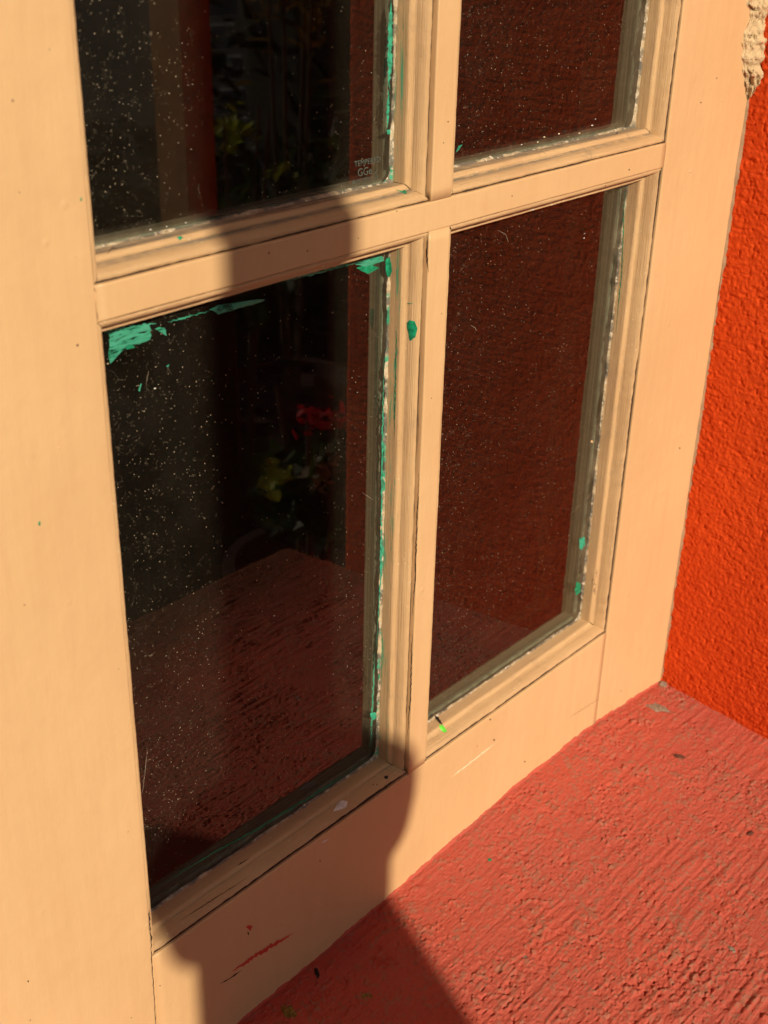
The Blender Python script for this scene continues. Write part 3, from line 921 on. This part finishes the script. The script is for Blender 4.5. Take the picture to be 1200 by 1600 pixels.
# hairline joints and open cracks
CK = 'joint_crack'
line(CK, [(937, 1091), (915, 1105), (890, 1121)], .9, M['core'], bv_win, win)
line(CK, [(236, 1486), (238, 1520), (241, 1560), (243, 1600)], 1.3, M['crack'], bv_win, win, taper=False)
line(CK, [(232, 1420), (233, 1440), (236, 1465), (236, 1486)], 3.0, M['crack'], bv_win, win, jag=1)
line(CK, [(152, 443), (148, 450), (150, 458)], 1.2, M['core'], bv_win, win)
line(CK, [(149, 470), (153, 500)], 1.2, M['core'], bv_win, win)
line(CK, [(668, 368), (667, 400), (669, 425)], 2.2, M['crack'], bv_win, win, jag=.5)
line(CK, [(655, 640), (653, 700), (654, 705)], 1.3, M['core'], bv_win, win, jag=.5)
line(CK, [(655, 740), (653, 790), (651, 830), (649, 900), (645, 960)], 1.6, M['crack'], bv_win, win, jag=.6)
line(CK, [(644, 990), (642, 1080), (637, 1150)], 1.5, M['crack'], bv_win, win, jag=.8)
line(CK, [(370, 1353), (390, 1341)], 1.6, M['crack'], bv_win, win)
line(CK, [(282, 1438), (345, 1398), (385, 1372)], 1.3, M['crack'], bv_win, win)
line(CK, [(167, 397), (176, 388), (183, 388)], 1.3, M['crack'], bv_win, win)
line(CK, [(930, 930), (928, 905), (933, 890)], 5, M['core'], bv_win, win, jag=1)

# etched stamp in the corner of the upper left pane
def etched(txt, u, v, size, par):
    h = hit(u, v, bv_win, .0001)[0]
    cu = bpy.data.curves.new('stamp', 'FONT'); cu.body = txt; cu.size = size; cu.extrude = .00003
    tmp = bpy.data.objects.new('stamp', cu); col.objects.link(tmp)
    bpy.context.view_layer.update()
    me = bpy.data.meshes.new_from_object(tmp.evaluated_get(bpy.context.evaluated_depsgraph_get()))
    bpy.data.objects.remove(tmp); bpy.data.curves.remove(cu)
    me.transform(Matrix.Rotation(math.pi/2, 4, 'X')); me.transform(Matrix.Translation((h.x, GY-.00012, h.z)))
    me.materials.clear(); me.materials.append(M['etch'])
    o = bpy.data.objects.new('etched_stamp', me); col.objects.link(o); o.parent = par
    return o
M['etch'] = mat_simple('etched_white', (.075, .085, .07), .8, 900, .2, .001, .5)
etched('TEMPERED', 553, 261, .0041, gl_ul)
etched('GGe', 558, 276, .0056, gl_ul)
etched('ANSI Z97.1-19', 549, 289, .0032, gl_ul)
# tick-like mark after the letters
tk = MB(); h0 = hit(585, 268, bv_win)[0]
tk.add([(h0.x, GY-.0001, h0.z), (h0.x+.0008, GY-.0001, h0.z-.0012), (h0.x+.0026, GY-.0001, h0.z+.0022), (h0.x+.0009, GY-.0001, h0.z-.0002)], [(0, 1, 2, 3)])
tk.build('etched_stamp', M['etch'], gl_ul)

# ------------------------------------------------------------------ bits lying on the sill
def crumb(name, u, v, r, h_, mat, label, cat, seed, asp=(1, 1)):
    q = hit(u, v, bv_sill, 0)
    if q is None: return
    rr = random.Random(seed); l = q[0]; n = 9; V = []; F = []
    for ring_, (k, zz) in enumerate(((1, -.0008), (.9, h_*.5), (.45, h_))):
        for i in range(n):
            a = 2*math.pi*i/n; rad = r*k*rr.uniform(.65, 1.25)
            V.append((rad*math.cos(a)*asp[0], rad*math.sin(a)*asp[1], zz*rr.uniform(.7, 1.2)))
    V.append((0, 0, h_))
    for s_ in range(2):
        for i in range(n): F.append((s_*n+i, s_*n+(i+1) % n, (s_+1)*n+(i+1) % n, (s_+1)*n+i))
    for i in range(n): F.append((2*n+i, 2*n+(i+1) % n, 3*n))
    me = bpy.data.meshes.new(name); me.from_pydata(V, [], F); me.materials.append(mat)
    o = bpy.data.objects.new(name, me); col.objects.link(o); o.location = l
    o.rotation_euler = (math.atan(SLOPE), 0, rr.uniform(0, 3))
    tag(o, label, cat)
    return o
crumb('grit_patch', 1020, 1101, .0125, .0003, M['greydirt'], 'grey gritty patch of old mortar in the inner corner of the sill', 'grit', 1, (1.2, .6))
crumb('grit_patch', 1036, 1070, .0045, .0022, M['greydirt'], 'small brown-grey crumb wedged where frame, wall and sill meet', 'grit', 2)
crumb('dry_leaf', 1061, 1182, .0032, .0014, M['brownleaf'], 'pointed dark brown leaf scrap on the sill near the orange wall', 'leaf', 3, (1.5, .5))
crumb('dry_leaf', 1172, 1302, .0026, .0012, M['brownleaf'], 'small dark brown leaf scrap on the sill at the right edge of the photo', 'leaf', 4, (1.3, .6))
crumb('grit_patch', 495, 1520, .0030, .0010, M['black'], 'blackish crumb of dirt on the shaded red sill near the frame', 'dirt', 5, (1.6, .5))
mossm = mat_simple('yellow_moss', (.22, .16, .03), .9, 500, 1, .002, .6)
crumb('moss_spot', 572, 1555, .0058, .0006, mossm, 'yellowish moss spot on the shaded sill, the one nearer the sunlit edge', 'moss', 6)
crumb('moss_spot', 452, 1582, .0058, .0006, mossm, 'yellowish moss spot on the shaded sill at the bottom edge of the photo', 'moss', 7)
crumb('paint_drop', 765, 1343, .0018, .0004, M['green'], 'tiny dull green paint drop on the sunlit sill', 'paint drop', 8)
crumb('pebble', 1143, 1483, .0028, .0014, M['greydirt'], 'small pale brown pebble on the sunlit sill at lower right', 'pebble', 9, (1.3, .8))
crumb('pebble', 820, 1496, .0024, .0010, M['greydirt'], 'tiny grey pebble in the middle of the sunlit sill', 'pebble', 10)

# ------------------------------------------------------------------ outside: things reflected in the panes, a shadow caster and added sky blockers
gm, nt, out = new_mat('dark_paving'); g = G(nt); c = g.coord()
g.bsdf(g.mix(g.noise(c, 6, 4), (.028, .022, .017), (.05, .04, .03)), .85, g.bump(g.noise(c, 60, 3), .4, .01), .3, out=out)
gb = MB(); gb.add([(-60, -120, -.9), (60, -120, -.9), (60, .06, -.9), (-60, .06, -.9)], [(0, 1, 2, 3)])
go = gb.build('ground', gm); tag(go, kind='structure')

wood = mat_simple('dark_turned_wood', (.13, .06, .035), .6, 40, .3, .003)
def shadow_post():
    # unseen caster, shaped to throw the window shadow: slim neck, round collar, thicker shaft
    k = 1.55                                  # metres in front of the window, towards the sun
    zc = .110; xc = -.4420
    o = Vector((xc, 0, zc))+sd*k
    base = -.9; prof = [(.12, 0), (.12, .06), (.085, .09), (.080, .14)]
    H = o.z-base
    prof += [(.080, H-.052), (.080, H-.046), (.097, H-.034), (.102, H-.012), (.102, H+.006), (.088, H+.018), (.060, H+.028), (.046, H+.040), (.0415, H+.07), (.0415, H+.55), (.0415, H+1.1), (.03, H+1.12)]
    mb = MB(); mb.lathe(prof, 40, (o.x, o.y, base))
    t = mb.build('shadow_caster', wood, None, True)
    tag(t, 'unseen turned post with a round collar, shaped to cast the shadow on the window', 'post')
shadow_post()

tc = mat_simple('red_brown_post_paint', (.40, .20, .07), .6, 25, .3, .003)
pb = MB(); pb.box(.435, .495, -1.165, -1.095, .05, 2.22)
pe = empty('porch_post', (.46, -1.13, -.9)); tag(pe, 'red-brown square porch post on a dark plinth, reflected in the upper left pane', 'post')
pb.build('shaft', tc, pe); pq = MB(); pq.box(.41, .51, -1.18, -1.08, -.9, .0498); pq.build('plinth', mat_simple('dark_plinth_stone', (.02, .014, .007), .8, 30), pe)

rf = MB(); rf.box(-3.4, 3.0, -2.0, -REV-.002, 2.22, 2.32)  # unseen roof, added to cut the sky light on the shaded frame
tag(rf.build('sky_block_roof', wood), 'dark roof slab added above the window to block sky light, out of view', 'roof')
def mat_leaf(name, colr):
    m, nt, out = new_mat(name); g = G(nt); c = g.coord()
    n_ = g.noise(c, 25, 3); cc = g.mix(g.ramp(n_, .3, .7), tuple(x*.6 for x in colr), colr)
    a = g.bsdf(cc, .5, None, .4); t = g.n('ShaderNodeBsdfTranslucent'); g.l(cc, t.inputs[0])
    mx = g.n('ShaderNodeMixShader'); mx.inputs[0].default_value = .5
    g.l(a, mx.inputs[1]); g.l(t.outputs[0], mx.inputs[2]); g.l(mx.outputs[0], out.inputs[0])
    return m
leafm = [mat_leaf('leaf_green', (.05, .085, .015)), mat_leaf('leaf_yellow_green', (.45, .55, .03)), mat_leaf('leaf_dry', (.38, .22, .03)), mat_leaf('petal_red', (.75, .02, .04)), mat_leaf('leaf_pale', (.6, .56, .42))]
potm = mat_simple('dark_terracotta', (.045, .018, .010), .8, 40)
stemm = mat_simple('plant_stem', (.10, .07, .03), .8, 60)

def cluster(mb, c, rad, n, L, W, seed, up=.3):
    rr = random.Random(seed)
    for _ in range(n):
        p = Vector((rr.gauss(0, .45), rr.gauss(0, .45), rr.gauss(0, .45)))
        p = Vector(c)+Vector((p.x*rad[0], p.y*rad[1], p.z*rad[2]))
        d = Vector((rr.uniform(-1, 1), rr.uniform(-1, 1), rr.uniform(-.5, 1)+up))
        mb.leaf(p, d, (rr.uniform(-.5, .5), rr.uniform(-.5, .5), 1), L*rr.uniform(.6, 1.3), W*rr.uniform(.6, 1.2))
def potted(loc, h, label, spec, pot_r=.14, pot_h=.28):
    """plant in a terracotta pot; spec: list of (leaf material index, centre offset, radii, count, L, W)"""
    e = empty('potted_plant', loc); tag(e, label, 'plant')
    pm = MB(); pm.lathe([(pot_r*.7, 0), (pot_r*.95, pot_h*.85), (pot_r*1.1, pot_h*.86), (pot_r*1.1, pot_h), (pot_r*.95, pot_h), (pot_r*.9, pot_h*.92)], 28, loc)
    pm.build('pot', potm, e, False)
    st = MB()
    for k in range(4):
        a = k*2.4
        st.tube([(loc[0]+.02*math.cos(a), loc[1]+.02*math.sin(a), loc[2]+pot_h*.9), (loc[0]+.05*math.cos(a), loc[1]+.05*math.sin(a), loc[2]+pot_h+(h-pot_h)*.5), (loc[0]+.08*math.cos(a), loc[1]+.08*math.sin(a), loc[2]+h)], .006, .003, 6)
    st.build('stem', stemm, e, True)
    for j, (mi, c_, rad, n, L, W) in enumerate(spec):
        mb = MB(); cluster(mb, (loc[0]+c_[0], loc[1]+c_[1], loc[2]+c_[2]), rad, n, L, W, 31*j+int(loc[0]*100))
        mb.build('flower_cluster' if mi == 3 else 'foliage', leafm[mi], e)
    return e
potted((.41, -.80, -.68), .58, 'red geranium in a terracotta pot reflected in the lower left pane',
       [(0, (0, 0, .42), (.09, .09, .08), 150, .05, .045), (3, (.0, .03, .555), (.050, .05, .022), 60, .016, .014),
        (1, (-.10, .03, .49), (.022, .02, .022), 14, .026, .022), (4, (-.04, .06, .48), (.04, .03, .03), 26, .022, .018)], .13, .30)
bx_ = MB(); bx_.box(.24, .60, -.96, -.62, -.9, -.685)
tag(bx_.build('plant_stand', wood), 'low dark wooden stand carrying the red geranium pot', 'stand')
potted((.84, -1.45, -.9), 1.10, 'bright green shrub in a terracotta pot reflected in the upper left pane',
       [(0, (0, 0, .80), (.18, .18, .12), 240, .07, .05), (1, (0, 0, 1.05), (.055, .05, .035), 60, .026, .024), (1, (.14, 0, .95), (.03, .03, .02), 14, .024, .02)], .2, .36)
potted((1.23, -1.69, -.9), 1.75, 'tall dry yellow-brown bamboo in a pot reflected in the upper left pane',
       [(2, (-.06, 0, 1.38), (.035, .03, .24), 130, .06, .020), (2, (.07, .02, 1.34), (.03, .03, .22), 110, .06, .020), (0, (.1, 0, .8), (.15, .15, .2), 120, .08, .03)], .17, .36)
slat = mat_simple('grey_slat_wood', (.55, .55, .55), .7, 20, .2, .002)
fe = empty('slatted_fence', (4.2, -4.9, -.9)); tag(fe, 'grey horizontal slatted fence far across the yard, reflected in the upper left pane', 'fence')
fm = MB()
for k in range(9): 
    z = -.8+k*.155
    fm.add([(3.2, -4.6, z), (6.4, -4.3, z), (6.4, -4.27, z), (3.2, -4.57, z), (3.2, -4.6, z+.11), (6.4, -4.3, z+.11), (6.4, -4.27, z+.11), (3.2, -4.57, z+.11)], [(0, 1, 5, 4), (1, 2, 6, 5), (2, 3, 7, 6), (3, 0, 4, 7), (4, 5, 6, 7), (3, 2, 1, 0)])
fm.build('slat_panel', slat, fe)
for x in (3.2, 4.8, 6.4):
    fp = MB(); fp.box(x-.05, x+.05, -4.56+(x-1.2)*.0577, -4.47+(x-1.2)*.0577, -.9, .65)
    fp.build('post', slat, fe)

hedge_m = mat_simple('dark_hedge_leaf', (.035, .030, .008), .6, 5)
def bush(x, y, r, h, seed, lab):
    mb = MB(); rr = random.Random(seed)
    for _ in range(1500):
        a = rr.uniform(0, 2*math.pi); zz = rr.uniform(0, 1); q = r*math.sqrt(max(0, 1-(zz*1.05-.35)**2*1.2))*rr.uniform(.75, 1.05)
        mb.leaf((x+q*math.cos(a), y+q*math.sin(a), -.9+zz*h), (math.cos(a)+rr.uniform(-.6, .6), math.sin(a)+rr.uniform(-.6, .6), rr.uniform(-.4, .8)), (rr.uniform(-.3, .3), .2, 1), .12*rr.uniform(.6, 1.3), .08)
    core = MB(); core.lathe([(r*.5, 0), (r*.8, h*.25), (r*.85, h*.55), (r*.6, h*.85), (.05, h*.97)], 14, (x, y, -.9))
    e = empty('bush', (x, y, -.9)); tag(e, lab, 'bush', 'dark bushes across the yard')
    mb.build('foliage', hedge_m, e); core.build('inner_branches', mat_simple('bush_inside', (.012, .012, .006), .9, 5), e)
for i, (x, y, r, h) in enumerate(((.0, -3.5, .75, 1.5), (1.9, -3.4, .6, .62), (-.9, -4.8, .8, 1.2), (2.9, -2.6, .9, 2.6), (4.0, -1.6, .9, 2.8), (-3.3, -2.2, .9, 2.6), (-2.9, -1.2, .7, 2.3))):  # left bushes are added and right ones raised to block sky light
    bush(x, y, r, h, 50+i, ['dense dark bush behind the porch post', 'low dark bush before the slatted fence', 'dark bush at the far left of the yard', 'dark bush right of the slatted fence, raised to block sky light', 'dark bush closest to the house wall on the right, raised to block sky light', 'tall dark bush added left of the window to block sky light, farther from the wall', 'tall dark bush added left of the window to block sky light, nearer the wall'][i])
